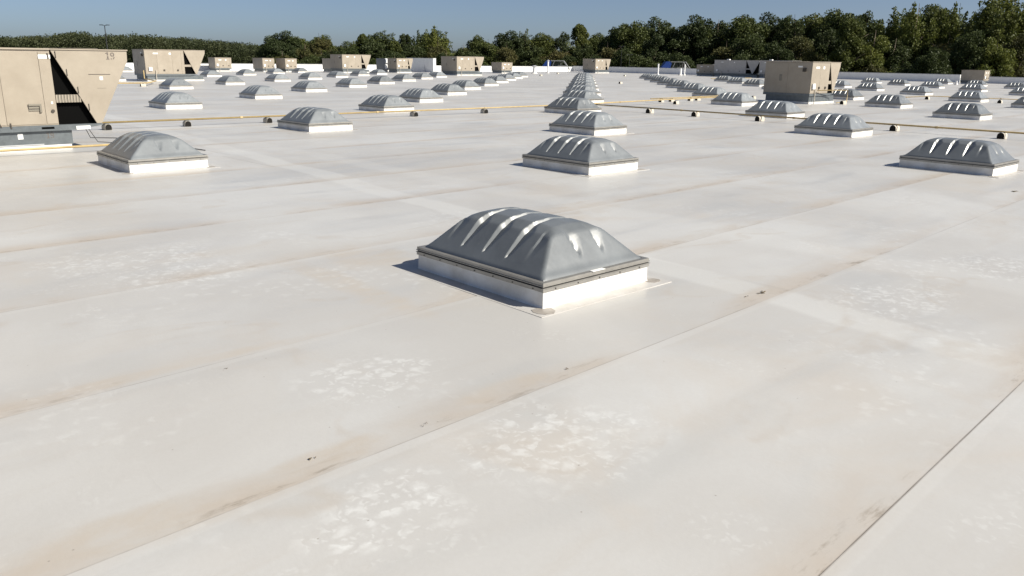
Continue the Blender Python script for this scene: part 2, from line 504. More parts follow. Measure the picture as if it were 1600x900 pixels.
def parapet(name, label, segs, axis, fixed, thick, cat='parapet'):
    root = link(name, None)
    root.rotation_euler = (0, 0, ROT)
    tag(root, label, cat, 'roof edge parapets')
    for a, b_, h in segs:
        n = max(1, int((b_ - a) / 9.0))
        if axis == 'v':
            MB().box(a, b_, fixed, fixed + thick, -0.5, h).build('wall', 'white_paint', root)
        else:
            MB().box(fixed, fixed + thick, a, b_, -0.5, h).build('wall', 'white_paint', root)
        for k in range(n):
            p, q = a + (b_ - a) * k / n + 0.006, a + (b_ - a) * (k + 1) / n - 0.006
            if axis == 'v':
                MB().box(p, q, fixed - 0.05, fixed + thick + 0.05, h + 0.002, h + 0.07).build('coping', 'cap_metal', root)
            else:
                MB().box(fixed - 0.05, fixed + thick + 0.05, p, q, h + 0.002, h + 0.07).build('coping', 'cap_metal', root)
    return root
parapet('parapet_wall', 'sunlit white parapet wall along the far left roof edge', [(V0, 96.0, 1.08), (96.0, V1 + 0.35, 0.98)], 'v', U1, 0.35)
parapet('parapet_wall', 'shaded bluish white parapet wall along the far right roof edge', [(46.6, U1 - 0.004, 1.13), (U0, 46.2, 0.93)], 'u', V1 + 0.002, 0.35)

# ------------------------------------------------------------------ skylights
HX, HY = 0.86, 1.09         # half sizes of the curb: x = v, y = u
Z_CURB, Z_LIP, Z_DOME = 0.185, 0.205, 0.275
def dome_mesh():
    AY, BX = HY - 0.045, HX - 0.045
    ZT = 0.488
    grooves = [0.45, 0.065, -0.32]
    ys = set(np.linspace(-AY, AY, 109).tolist())
    for c in grooves:
        for d in (-0.17, -0.13, -0.09, -0.06, -0.03, -0.015, -0.005, 0.0, 0.005, 0.010, 0.015, 0.020, 0.025, 0.030, 0.036): ys.add(c + d)
    ys = sorted(ys)
    yy = [ys[0]]
    for t in ys[1:]:
        if t - yy[-1] > 0.0035: yy.append(t)
    ys = np.array(yy)
    xs = set(np.linspace(-BX, BX, 87).tolist())
    kx = [0.17, -0.20]
    for c in kx:
        for d in (-0.15, -0.1, -0.06, -0.03, -0.01, 0.0, 0.012, 0.03, 0.05): xs.add(c + d)
    xs = sorted(xs); xx = [xs[0]]
    for t in xs[1:]:
        if t - xx[-1] > 0.004: xx.append(t)
    xs = np.array(xx)
    X, Y = np.meshgrid(xs, ys, indexing='xy')
    tx = 1 - np.abs(X) / BX
    ty = 1 - np.abs(Y) / AY
    px = np.interp(tx, [0, .03, .09, .50, .70, 1], [0, .06, .15, .78, .93, 1.0])
    py = np.interp(ty, [0, .025, .07, .30, .43, .60, 1], [0, .06, .15, .80, .93, .99, 1.0])
    k = 0.085
    h = np.clip(0.5 + 0.5 * (py - px) / k, 0, 1)
    Z = py * (1 - h) + px * h - k * h * (1 - h)
    Z = ZT * np.clip(Z, 0, None) + 0.012
    # pressed grooves over the long faces, steep on one wall, gentle on the other
    def groove(d, t, tprof, dprof, ws, wgp, wgv):
        dep = np.interp(t, tprof, dprof)
        wg = np.interp(t, wgp, wgv)
        wsv = np.maximum(.006, dep / ws)
        s = np.where(d > 0, np.clip(1 - d / wsv, 0, 1), np.clip(1 + d / wg, 0, 1) ** 1.15)
        return dep * s
    for c in grooves:
        Z -= groove(Y - c, tx, [0.13, .19, .30, .5, .58, .75, 1], [0, .030, .040, .056, .054, .032, .022], 1.6,
                    [0.1, .3, .5, .62, 1], [.03, .09, .17, .10, .06])
    for c in (0.74, -0.62):      # short folds next to the hips
        Z -= groove(Y - c, tx, [0.16, .32, .46, .62], [0, .016, .030, 0], 1.2, [0, .3, .5, 1], [.05, .10, .15, .05]) * (np.abs(Y) < .9)
    end = (Y < 0)
    for c in kx:
        for sg, sel in ((1, end), (-1, ~end)):
            dd = sg * (X - c); dd = dd - .03 - .10 * (.30 - ty) / .3; dep = np.interp(ty, [.12, .17, .39], [0, .050, 0])
            wr = np.interp(ty, [.12, .26, .39], [.02, .16, .02]); wl = np.interp(ty, [.12, .25, .39], [.012, .02, .012])
            Z -= dep * np.where(dd > 0, np.clip(1 - dd / wr, 0, 1), np.clip(1 + dd / wl, 0, 1)) * sel
    edge = (tx < 0.012) | (ty < 0.012)
    Z = np.where(edge, 0.0, Z) + Z_DOME - 0.012
    ny, nx = X.shape
    verts = np.stack([X, Y, Z], -1).reshape(-1, 3)
    faces = []
    for j in range(ny - 1):
        for i in range(nx - 1):
            a = j * nx + i
            faces.append((a, a + 1, a + nx + 1, a + nx))
    me = bpy.data.meshes.new('dome')
    me.from_pydata(verts.tolist(), [], faces)
    me.materials.append(MATS['dome_acrylic'])
    me.polygons.foreach_set('use_smooth', [True] * len(faces))
    me.update()
    me.set_sharp_from_angle(angle=math.radians(30))
    return me

def ring(mb, hx, hy, w, z0, z1):
    mb.box(-hx, hx, -hy, -hy + w, z0, z1); mb.box(-hx, hx, hy - w, hy, z0, z1)
    mb.box(-hx, -hx + w, -hy + w + .0005, hy - w - .0005, z0, z1); mb.box(hx - w, hx, -hy + w + .0005, hy - w - .0005, z0, z1)
    return mb
ME = {}
# curb with a slight batter where the membrane turns up from the roof
cb = MB()
cb.hexa([(-HX - .012, -HY - .012, -.004), (HX + .012, -HY - .012, -.004), (HX + .012, HY + .012, -.004), (-HX - .012, HY + .012, -.004),
         (-HX, -HY, .03), (HX, -HY, .03), (HX, HY, .03), (-HX, HY, .03)])
cb.hexa([(-HX, -HY, .0302), (HX, -HY, .0302), (HX, HY, .0302), (-HX, HY, .0302),
         (-HX + .004, -HY + .004, Z_LIP), (HX - .004, -HY + .004, Z_LIP), (HX - .004, HY - .004, Z_LIP), (-HX + .004, HY - .004, Z_LIP)])
ME['curb'] = cb.mesh('curb', 'white_membrane')
ME['curb_frame'] = ring(ring(MB(), HX + .012, HY + .012, .05, Z_CURB, Z_CURB + .034), HX + .02, HY + .02, .05, Z_CURB + .0345, Z_CURB + .042).mesh('curb_frame', 'aluminium')
ME['gasket'] = ring(MB(), HX + .004, HY + .004, .05, Z_CURB + .0425, Z_CURB + .058).mesh('gasket', 'dark_gasket')
ME['retainer_frame'] = ring(ring(MB(), HX + .018, HY + .018, .07, Z_CURB + .0585, Z_CURB + .066), HX + .008, HY + .008, .055, Z_CURB + .0663, Z_DOME + .008).mesh('retainer_frame', 'aluminium')
ME['dome'] = dome_mesh()
sk = MB()
sk.hexa([(-HX - .21, -HY - .20, -.004), (HX + .20, -HY - .21, -.004), (HX + .22, HY + .20, -.004), (-HX - .20, HY + .21, -.004),
         (-HX - .21, -HY - .20, .0070), (HX + .20, -HY - .21, .0070), (HX + .22, HY + .20, .0070), (-HX - .20, HY + .21, .0070)])
ME['flashing'] = sk.mesh('flashing', 'flashing_membrane')
def patch_mesh(seed):
    r = random.Random(seed); k = 9; pts = []
    for i in range(k):
        t = 2 * math.pi * i / k
        rr = 0.115 * r.uniform(.8, 1.15)
        pts.append((rr * math.cos(t), rr * math.sin(t)))
    mbp = MB(); n = k
    mbp.v = [(x, y, .004) for x, y in pts] + [(x, y, .0105) for x, y in pts]
    mbp.f = [tuple(range(k, 2 * k))] + [(i, (i + 1) % k, k + (i + 1) % k, k + i) for i in range(k)]
    return mbp.mesh('corner_patch', 'patch_membrane')
ME['corner_patch'] = patch_mesh(4)
sc = MB()
def screw(mb, x, y, z, nx, ny, r=.008):
    t = Vector((-ny, nx, 0)); n = Vector((nx, ny, 0)); c = Vector((x, y, z))
    pts = [c + t * (r * math.cos(a)) + Vector((0, 0, r * math.sin(a))) for a in [k * math.pi / 3 for k in range(6)]]
    s = len(mb.v); mb.v += [tuple(p) for p in pts] + [tuple(p + n * .006) for p in pts]
    mb.f.append(tuple(s + 6 + k for k in range(6)))
    for k in range(6): mb.f.append((s + k, s + (k + 1) % 6, s + 6 + (k + 1) % 6, s + 6 + k))
for s_ in (-1, 1):
    for i in range(7):
        screw(sc, s_ * (HX + .012), -HY + .14 + i * (2 * HY - .28) / 6, Z_CURB + .017, s_, 0)
    for i in range(5):
        screw(sc, -HX + .17 + i * (2 * HX - .34) / 4, s_ * (HY + .012), Z_CURB + .017, 0, s_)
ME['screws'] = sc.mesh('screws', 'screw_metal')
CL = MB().box(-.10, .10, -HY - .022, -HY + .03, Z_DOME + .0085, Z_DOME + .014)
ME['clip'] = CL.mesh('rating_label', 'sticker_white')

def skylight(x, y, detail, label, first=False):
    root = link('skylight', None)
    root.location = (x, y, 0.0)
    root.rotation_euler = (rnd.uniform(-.004, .004), rnd.uniform(-.004, .004), ROT + rnd.uniform(-0.02, 0.02))
    tag(root, label, 'skylight', 'domed skylights in files across the roof')
    parts = ['curb', 'curb_frame', 'dome', 'retainer_frame']
    if detail: parts += ['gasket', 'flashing', 'screws']
    if not detail:
        parts += ['flashing']
    for p in parts:
        c = link(p, ME[p], root)
        if p == 'screws': c['kind'] = 'stuff'
        if p == 'dome': c['label'] = 'grey acrylic dome with three pressed grooves'
    if first or detail:
        for sx, sy in ((-1, -1), (1, -1)):
            c = link('corner_patch', ME['corner_patch'], root)
            c.location = (sx * (HX + .055), -(HY + .05), 0)
            c.rotation_euler = (0, 0, rnd.uniform(0, 6))
            c.scale = (rnd.uniform(.75, 1.25), rnd.uniform(.7, 1.1), 1)
    if first:
        link('rating_label', ME['clip'], root).location = (-.02, 0, 0)
    return root

# rows of near-corner positions (metres, x right, y away from the camera); the lattice step is (0.86, 10.12)
B = (0.86, 10.12)
FILES = [
    ('sixth file left of the central file', (-69.6, 64.0), [], 0, 7),
    ('fifth file left of the central file', (-58.3, 62.6), [], 0, 7),
    ('fourth file left of the central file', (-37.2, 75.0), [], -2, 6),
    ('third file left of the central file', (-25.35, 60.5), [(-25.2, 60.1), (-24.8, 70.7), (-23.7, 81.4)], 0, 7),
    ('second file left of the central file', (-16.39, 38.4), [(-16.3, 38.2), (-15.3, 48.4), (-15.0, 59.0), (-13.9, 69.1)], 0, 8),
    ('first file left of the central file', (-8.01, 17.4), [(-8.3, 17.3), (-7.0, 27.6), (-6.1, 38.2), (-5.5, 47.3), (-4.7, 57.4), (-4.1, 67.7)], 0, 11),
    ('central file', (0.7, 8.12), [(0.33, 7.93), (1.7, 18.0), (2.75, 27.9), (2.95, 38.6)], 0, 12),
    ('first file right of the central file', (11.08, 18.55), [(11.3, 18.9), (11.9, 28.7), (12.7, 38.2), (13.5, 48.7)], 0, 11),
    ('second file right of the central file', (22.25, 39.0), [(22.3, 39.2), (23.0, 48.9), (24.4, 59.3)], 0, 8),
    ('third file right of the central file', (33.6, 60.3), [(33.3, 58.8), (35.4, 71.1)], -1, 5),
    ('fourth file right of the central file', (47.04, 83.2), [], -1, 4),
    ('fifth file right of the central file', (58.6, 95.0), [], -1, 3),
]
# ------------------------------------------------------------------ rooftop units (footprints first, so that no skylight stands in one)
# name, u, v (near corner), length along v, depth along u, height
UNITS = [
    ('big tan rooftop unit stencilled 19 at the left edge of the roof', 23.95, 2.0, 5.75, 3.3, 2.58, 3.85, True),
    ('large tan rooftop unit behind the one stencilled 19', 79.6, 27.3, 5.7, 3.1, 2.86, 3.65, False),
    ('small tan rooftop unit furthest left along the white parapet', 124.0, 52.9, 2.6, 2.5, 2.05, 2.6, False),
    ('left one of two small tan rooftop units side by side before the white parapet', 121.7, 59.5, 2.0, 3.4, 2.05, 2.0, False),
    ('right one of two small tan rooftop units side by side before the white parapet', 119.5, 62.2, 2.0, 3.1, 2.05, 2.0, False),
    ('shaded small tan rooftop unit tucked behind a large tan unit', 121.6, 71.7, 1.2, 3.1, 2.12, 1.2, False),
    ('large tan rooftop unit left of the white penthouse wall', 114.5, 69.4, 5.3, 3.6, 2.79, 3.55, False),
    ('tan rooftop unit standing against the grey side of the penthouse wall', 114.4, 79.7, 3.3, 2.7, 2.33, 2.3, False),
    ('large tan rooftop unit right of the white penthouse wall', 96.2, 77.8, 5.3, 3.8, 2.74, 3.5, False),
    ('small tan rooftop unit with an open hood by the white parapet', 109.3, 98.6, 2.6, 2.75, 1.88, 2.6, False),
    ('tan rooftop unit at the end of the central file of skylights', 110.5, 124.9, 4.6, 3.4, 2.75, 3.1, False),
    ('tall tan rooftop unit with a dark shaded side among the right-hand skylights', 25.45, 49.25, 3.76, 3.27, 2.6, 2.35, False),
    ('small tan rooftop unit before the far right parapet', 40.4, 128.0, 2.1, 3.05, 1.92, 2.1, False),
]
def blocked(x, y):
    u, v = UV(x, y)
    for _, uu, vv, L, D, *_r in UNITS:
        if uu - 1.4 < u < uu + D + 1.4 and vv - 1.1 < v < vv + L + 1.1: return True
    return False
for name, o, meas, k0, k1 in FILES:
    n = 0
    for k in range(k0, k1):
        nx, ny = meas[k] if 0 <= k < len(meas) else (o[0] + B[0] * k, o[1] + B[1] * k)
        c = W(HY, HX); x, y = nx + c.x, ny + c.y
        u, v = UV(x, y)
        if u > U1 - 3 or v > V1 - 3: continue
        if abs(x) / y > 0.69: continue
        if blocked(x, y): continue
        n += 1
        first = (name == 'central file' and k == 0)
        where = 'large in the foreground, nearest the camera' if first else f'{ordinal(n)} from the front'
        skylight(x, y, math.hypot(x, y) < 46, f'grey dome skylight, {where}, {name}', first)

# ------------------------------------------------------------------ rooftop unit builder
def stencil(root, text, x, z, h, y=-0.0175):
    """block stencil digits built from plates, in the x-z plane of a unit's front"""
    cx = x
    for ch in text:
        mb = MB(); w = h * 0.55; s = h * 0.17
        if ch == '1':
            mb.box(cx + w * .40, cx + w * .40 + s * 1.1, y, y + .003, z + h * .56, z + h)
            mb.box(cx + w * .40, cx + w * .40 + s * 1.1, y, y + .003, z + h * .13, z + h * .47)
            mb.box(cx + w * .08, cx + w * .36, y, y + .003, z + h * .80, z + h * .92)
            mb.box(cx + w * .12, cx + w * .92, y, y + .003, z, z + h * .10)
        else:
            def arc(c0, c1, r0, r1, a0, a1, n=8):
                for i in range(n):
                    t0 = math.radians(a0 + (a1 - a0) * i / n); t1 = math.radians(a0 + (a1 - a0) * (i + 1) / n)
                    q = [(c0 + r * math.cos(t), y, c1 + r * 1.12 * math.sin(t)) for r, t in ((r0, t0), (r1, t0), (r1, t1), (r0, t1))]
                    mb.hexa(q + [(p[0], y + .003, p[2]) for p in q])
            ox = cx + w * .5
            arc(ox, z + h * .69, h * .13, h * .275, 100, 262)
            arc(ox, z + h * .69, h * .13, h * .275, -80, 80)
            arc(ox - h * .04, z + h * .36, h * .20, h * .315, -75, 4)
            mb.box(cx + w * .05, cx + w * .32, y, y + .003, z + h * .02, z + h * .16)
        mb.build('stencil_digit', 'stencil_paint', root)
        cx += w * 1.22

def rtu(label, u, v, L, D, H, LC, near, rz=ROT, name='rooftop_unit', back=False, origin=None, paint='tan_paint'):
    root = link(name, None)
    root.location = origin if origin else W(u, v, 0.009)
    root.rotation_euler = (0, 0, rz)
    tag(root, label, 'rooftop unit', 'tan rooftop air units')
    zb = 0.64 if H > 2.2 else 0.5
    vsec = LC < L - 0.3
    xm = LC + (L - LC) * 0.53
    MB().box(.10, (xm if vsec else L) - .75 if near else L - .25, .05, D - .1, -.004, .12).build('curb', 'white_membrane', root)
    MB().box(.14, (xm - .7 if vsec and near else L - .3), .09, D - .14, .1205, zb - .155).build('curb_adapter', 'galvanised', root)
    # base rail, its end cut back below
    MB().prism_y([(.0, zb - .15), (xm - .62 if vsec else L - .05, zb - .15), (xm + .06 if vsec else L, zb - .045), (xm + .06 if vsec else L, zb - .003), (.0, zb - .003)], .0, D).build('base_rail', 'galvanised', root)
    cab = MB().box(0.012, LC, 0.012, D - 0.012, zb, H - .04).build('cabinet', paint, root)
    # door panels: proud of the cabinet by 12 mm with open joints
    splits = [0.012, LC * .31, LC * .69, LC - .28, LC - .004] if LC > 2.4 else [0.012, LC * .5, LC - .004]
    for i in range(len(splits) - 1):
        a, b_ = splits[i] + .006, splits[i + 1] - .006
        MB().box(a, b_, -.001, .0115, zb + .03, H - .09).build('panel', paint, cab, bevel=0.004 if near else 0)
        if back or not near: MB().box(a, b_, D - .0115, D + .001, zb + .03, H - .09).build('panel', paint, cab)
    for i in range(2):
        a, b_ = .03 + i * (D - .06) / 2 + .006, .03 + (i + 1) * (D - .06) / 2 - .006
        MB().box(-.001, .0115, a, b_, zb + .03, H - .09).build('panel', paint, cab)
    MB().box(-.03, LC - .003, -.03, D + .03, H - .0395, H).build('top_cover', paint, root)
    if vsec:
        for y0 in (0.0, D - .05):
            MB().prism_y([(LC + .02, H - .035), (xm - .07, zb + .002), (xm + .06, zb + .002), (L, H - .30), (L + .01, H - .035)], y0, y0 + .05).build('condenser_side_panel', paint, root, bevel=0.006 if near else 0)
        MB().box(LC - .0025, L + .03, -.025, D + .025, H - .0345, H - .004).build('fan_deck', paint, root)
        fan = MB()
        for cy in (D * .28, D * .72):
            cxx = (LC + L) / 2
            for r in (.2, .34, .48):
                fan.tube([(cxx + r * math.cos(t), cy + r * math.sin(t), H + .012) for t in [k * math.pi / 8 for k in range(17)]], .008, 4, False)
        fan.build('fan_guard', 'grille_metal', root)
        MB().prism_y([(LC + .035, H - .04), (LC + .085, H - .04), (xm - .03, zb + .01), (xm - .08, zb + .01)], .052, D - .052).build('coil', 'coil_gap_black', root)
        MB().prism_y([(L - .07, H - .04), (L - .02, H - .04), (L - .02, H - .29), (xm + .05, zb + .01), (xm + .0, zb + .01)], .052, D - .052).build('coil', 'coil_gap_black', root)
        MB().prism_y([(LC + .004, H - .045), (LC + .03, H - .045), (xm - .09, zb + .003), (LC + .004, zb + .003)], .16, D - .16).build('dark_gap_fill', 'coil_gap_black', root)  # black fill added for the shade inside the open gap
        # strut with fins across the open triangle
        zs = zb + (H - zb) * .345; tfr = 1 - (zs - zb) / (H - zb)
        xe = LC + .02 + (xm - .09 - LC) * tfr
        stt = MB().box(LC + .01, xe, .03, .08, zs - .10, zs + .10).build('strut', 'grille_metal' if near else paint, root)
        if near:
            fm = MB()
            for k in range(9):
                xx = LC + .03 + (xe - LC - .05) * k / 8
                fm.box(xx - .012, xx + .012, .016, .0295, zs - .10, zs + .10)
            fm.build('grille_fins', paint, stt)['kind'] = 'stuff'
            for k in range(4):      # wire guard uprights beside the coil edge
                f0 = (k + .4) / 4.3
                xx = LC + .05 + (xm - .07 - LC) * f0; zz = H - .04 - (H - zb) * f0
                MB().tube([(xx, -.02, zz - .02), (xx - .005, -.02, zz + .16)], .007, 6).build('guard_wire', 'dark_detail', root)
    # stickers and small fittings on the front
    if near:
        MB().box(LC - .275, LC + .005, -.006, -.002, H - .255, H - .16).build('sticker', 'sticker_white', root)
        for xx in (LC * .69 - .18, LC - .10, LC * .31 - .16):
            MB().tube([(xx, -.0015, zb + .36), (xx, -.03, zb + .36)], .042, 14).build('lock', 'dark_detail', root)
            MB().box(xx - .02, xx + .025, -.008, -.0015, zb + .54, zb + .60).build('lock_label', 'sticker_white', root)
        lv = MB()
        lv.box(LC - .66, LC - .36, -.045, -.0015, zb + .50, zb + .55); lv.box(LC - .66, LC - .42, -.03, -.0015, zb + .43, zb + .48)
        lv.box(LC - .41, LC - .36, -.045, -.0015, zb + .33, zb + .499); lv.box(LC - .66, LC - .42, -.02, -.0015, zb + .37, zb + .41)
        lv.build('vent_hood', 'grille_metal', root, bevel=.005)
        for xx, zz, an in ((LC * .69 - .22, H - .2, .5), (LC * .69 - .2, zb + .12, .5), (LC - .07, H - .12, .1), (LC * .69 + .06, zb + .08, .1)):
            MB().prism_y([(xx, zz), (xx + .03, zz), (xx + .03 + .1 * an, zz - .14), (xx + .1 * an, zz - .14)], -.018, -.0015).build('latch', 'dark_detail', root)
        MB().box(LC + .87, LC + 1.42, -.004, .0, H - .66, H - .645).build('joint_line', 'dark_detail', root)
        MB().box(LC + 1.05, LC + 1.28, -.003, .0, H - 1.02, H - 1.01).build('joint_line', 'grille_metal', root)
        MB().box(LC + 1.14, LC + 1.22, -.004, .0, H - .80, H - .71).build('sticker', 'sticker_white', root)
        stencil(root, '19', L - .55, H - .265, .19, -.0035)
        stencil(root, '19', LC - .32, zb - .345, .15, .085)
        for xx in (LC * .69 - .48, LC - .42):
            MB().box(xx, xx + .3, -.004, .0, zb - .10, zb - .045).build('lifting_slot', 'coil_gap_black', root)  # near-black plates painting the dark inside of the lifting holes
        MB().box(LC - .98, LC - .86, .083, .0885, .30, .44).build('sticker', 'sticker_white', root)
        MB().prism_y([(.3, .13), (LC - .4, .13), (LC - .4, .16), (.3, .16)], .06, .089).build('termination_bar', 'cap_metal', root)
        MB().box(xm - .6, xm - .25, -.012, -.002, zb - .14, zb - .05).build('sticker', 'sticker_white', root)
    else:
        if paint != 'tan_paint':
            MB().box(LC * .3, LC * .3 + .5, D * .3, D * .3 + .4, H + .001, H + .16).build('vent_cap', 'white_paint', root)
        MB().box(LC * .62, LC * .62 + .2, -.006, -.002, H - .45, H - .28).build('sticker', 'sticker_white', root)
        MB().box(LC * .22, LC * .22 + .45, -.006, -.002, H - .42, H - .30).build('sticker', 'sticker_white', root)
        for fx in (.12, .45, .80):
            MB().box(LC * fx, LC * fx + .14, -.05, -.002, zb + .28, zb + .42).build('lock', 'dark_detail', root)
        MB().box(LC * .08, LC * .08 + .3, -.10, -.002, zb + .28, zb + .62).build('control_box', 'white_paint', root)
        MB().tube([(LC * .25, -.06, 0), (LC * .25, -.06, zb + .35)], .03, 8).build('conduit', 'block_white', root)
        if H > 2.2:
            MB().box(-.012, -.0015, D * .2, D * .2 + .3, H - .36, H - .26).build('sticker', 'sticker_white', root)
            MB().box(-.012, -.0015, D * .62, D * .62 + .18, zb + .75, zb + 1.15).build('sticker', 'grille_metal', root)
            MB().box(-.10, -.0015, D * .12, D * .12 + .2, H - .62, H - .4).build('sensor_box', 'dark_detail', root)
    return root
for lab, u, v, L, D, H, LC, near in UNITS:
    rtu(lab, u, v, L, D, H, LC, near)
# two units set the other way round, shaded side to the camera
RB = ROT - math.pi / 2
rtu('long shaded grey-tan rooftop unit with a black gap at its right end', 0, 0, 8.9, 3.0, 2.86, 6.4, False, RB, origin=W(84.2, 127.0, 0.009), paint='grey_beige_paint')
rtu('shaded tan rooftop unit showing just left of the tall right-hand unit', 0, 0, 6.0, 3.0, 2.88, 4.2, False, RB, origin=W(74.9, 126.4, 0.009), paint='grey_beige_paint')
rtu('low shaded tan rooftop unit left of the long grey-tan one', 0, 0, 3.8, 2.4, 2.02, 3.8, False, RB, origin=W(88.6, 128.0, 0.009))

# ------------------------------------------------------------------ penthouse wall, white exhaust unit, vents
pw = link('penthouse_wall', None); pw.location = W(117.4, 89.6, 0.009); pw.rotation_euler = (0, 0, ROT)
tag(pw, 'tall white wall of a roof penthouse, grey side turned to the camera', 'wall')
MB().box(0, .6, 0, 8.0, 0, 2.36).build('wall', 'white_paint', pw)
MB().box(-.04, .64, -.04, 8.04, 2.3605, 2.42).build('coping', 'cap_metal', pw)
MB().box(.601, 1.9, .1, 4.0, 0, 1.12).build('step_wall', 'white_paint', pw)
MB().tube([(-.1, 2.6, 0), (-.1, 2.6, 1.2)], .06, 10).build('conduit', 'white_paint', pw)

ex = link('exhaust_unit', None); ex.location = W(119.5, 80.9, 0.009); ex.rotation_euler = (0, 0, ROT)
tag(ex, 'exhaust unit, its shade coloured dark grey, with stepped white front between two tan units', 'exhaust unit')
MB().box(0, .75, 0.12, 2.8, .3, 2.25).build('cabinet', 'grey_paint', ex)  # shade of the side face put into the dark grey colour
MB().box(.1, .65, .2, 2.7, 0, .2995).build('curb', 'white_membrane', ex)
MB().prism_x([(0.119, 2.24), (-.25, 2.05), (-.25, 1.5), (0.119, 1.45)], .05, .70).build('hood', 'white_paint', ex)
MB().prism_x([(0.119, 1.3), (-.5, 1.05), (-.5, .55), (0.119, .5)], .0, .74).build('hood', 'white_paint', ex)

def vent(label, u, v, h, r, cap=True):
    t = link('vent_pipe', None); t.location = W(u, v, 0.009)
    tag(t, label, 'vent pipe', 'white vent pipes')
    MB().tube([(0, 0, 0), (0, 0, h)], r, 14).build('pipe', 'white_paint', t, smooth=False)
    MB().tube([(0, 0, 0), (0, 0, .22)], [r * 2.0, r * 1.15], 14).build('boot', 'white_membrane', t)
    if cap:
        MB().tube([(0, 0, h + .02), (0, 0, h + .16), (0, 0, h + .30)], [r * 1.5, r * 1.7, r * .4], 14).build('rain_cap', 'cap_metal', t)
vent('tall white vent pipe with a rain cap before the blue canopy panel', 112.0, 113.0, 2.15, .15)
vent('slim white vent pipe before the blue end of the open frame canopy', 97.5, 128.3, 2.0, .14, False)
vent('slim white vent pipe below the slanting leg of the frame canopy', 92.4, 129.7, 2.0, .13, False)
vent('short white vent pipe beside a slim taller one', 92.8, 129.0, 1.25, .22, False)
vent('stubby white vent pipe with a cap at the white parapet by the small hooded unit', 107.0, 104.5, 1.15, .3)
vent('short white vent stack left of the large shaded unit', 86.5, 130.2, 1.75, .3)
vent('tiny white vent pipe in front of the far right parapet', 41.5, 121.0, .5, .12, False)

# ------------------------------------------------------------------ canopies beyond the parapet (clad blue at one end, open frame)
def canopy(label, loc, length, h, z0, depth):
    t = link('entrance_canopy', None); t.location = loc; t.rotation_euler = (0, 0, 0)
    tag(t, label, 'canopy', 'blue ended canopy frames')
    s = h * .75
    MB().prism_y([(0, z0), (length * .33, z0), (length * .33 + s * .25, z0 + h), (s, z0 + h)], 0, depth).build('blue_panel', 'blue_panel', t)
    MB().box(length * .33 + .2, length - s, -.06, .06, z0 + h - .13, z0 + h + .02).build('top_bar', 'frame_steel', t)
    MB().box(length * .33 + .2, length - s, depth - .06, depth + .06, z0 + h - .13, z0 + h + .02).build('top_bar', 'frame_steel', t)
    for yy in (0, depth):
        MB().tube([(length, yy, z0), (length - s, yy, z0 + h - .02)], .10, 8).build('slanting_leg', 'frame_steel', t)
        MB().tube([(length * .36, yy, z0), (length * .36 + s * .5, yy, z0 + h - .13)], .07, 8).build('slanting_leg', 'frame_steel', t)
    for k in range(7):
        xx = length * .45 + k * (length - s - length * .45) / 7
        MB().box(xx - .04, xx + .04, depth * .5 - .04, depth * .5 + .04, z0, z0 + h - .14).build('upright', 'frame_steel', t)
    MB().box(length * .40, length - s * .4, depth * .5 - .05, depth * .5 + .05, z0 + h * .42, z0 + h * .48).build('rail', 'frame_steel', t)
    MB().box(length * .33 + .2, length - s, .061, depth - .061, z0 + h - .1, z0 + h - .05).build('roof_sheet', 'grey_paint', t)
    for xx in (.3, length - .3):
        MB().box(xx - .2, xx + .2, depth * .5 - .2, depth * .5 + .2, GROUND_Z, z0).build('post', 'frame_steel', t)
canopy('canopy with a blue end and a short grey frame rising over the white parapet', (5.5, 186.0, 0), 6.8, 2.0, .3, 3.0)
canopy('canopy with a blue end and a long open grey frame above the shaded parapet', (33.2, 193.5, 0), 8.3, 2.55, -.1, 3.0)

# ------------------------------------------------------------------ gas pipes and their supports
PG = 'yellow gas pipes on the roof'
def pipe(label, pts, r=.034, mat='gas_pipe_paint', name='gas_pipe', cat='pipe', couplings=True):
    root = link(name, None); root.rotation_euler = (0, 0, ROT)
    tag(root, label, cat, PG if cat == 'pipe' else None)
    MB().tube([(v, u, z) for u, v, z in pts], r, 10).build('run', mat, root, smooth=True)
    if couplings:
        for (a, b_) in zip(pts[:-1], pts[1:]):
            d = Vector((b_[1] - a[1], b_[0] - a[0], b_[2] - a[2])); n = int(d.length / 6.4)
            for k in range(1, n + 1):
                p = Vector((a[1], a[0], a[2])) + d * (k / (n + 1)); q = d.normalized() * .05
                MB().tube([p - q, p + q], r * 1.35, 10).build('coupling', mat, root)
PZ = .245
pipe('long yellow gas pipe running from the unit stencilled 19 past the central skylights', [(29.35, 7.3, PZ), (29.35, 31.5, PZ), (30.4, 40.5, PZ), (31.0, 47.5, PZ)])
pipe('olive looking gas pipe running to the right edge in front of the right-hand skylights', [(29.15, 32.7, PZ), (.0, 32.7, PZ)])
pipe('yellow gas pipe close along the white curb of the unit stencilled 19', [(23.0, -1.0, .16), (22.9, 7.6, .16), (25.2, 8.1, .16)], .03)
pipe('yellow gas pipe between the unit stencilled 19 and the next tan unit', [(67.6, 14.0, PZ), (67.6, 23.2, PZ), (72.5, 25.6, PZ), (79.0, 26.9, PZ), (79.0, 26.9, 1.0)], .05)
pipe('gas pipe dropping from the tall right-hand unit', [(25.3, 50.0, .85), (24.9, 52.4, .85), (24.6, 52.7, .85), (24.6, 52.7, .12), (24.2, 50.4, .12)], .03)
pipe('short yellow gas pipe beyond the third right-hand skylight', [(31.6, 41.0, PZ), (32.3, 52.5, PZ)], .03)
pipe('far yellow gas pipe at the end of the first right-hand file', [(66.0, 99.0, PZ), (67.5, 112.0, PZ)], .05)

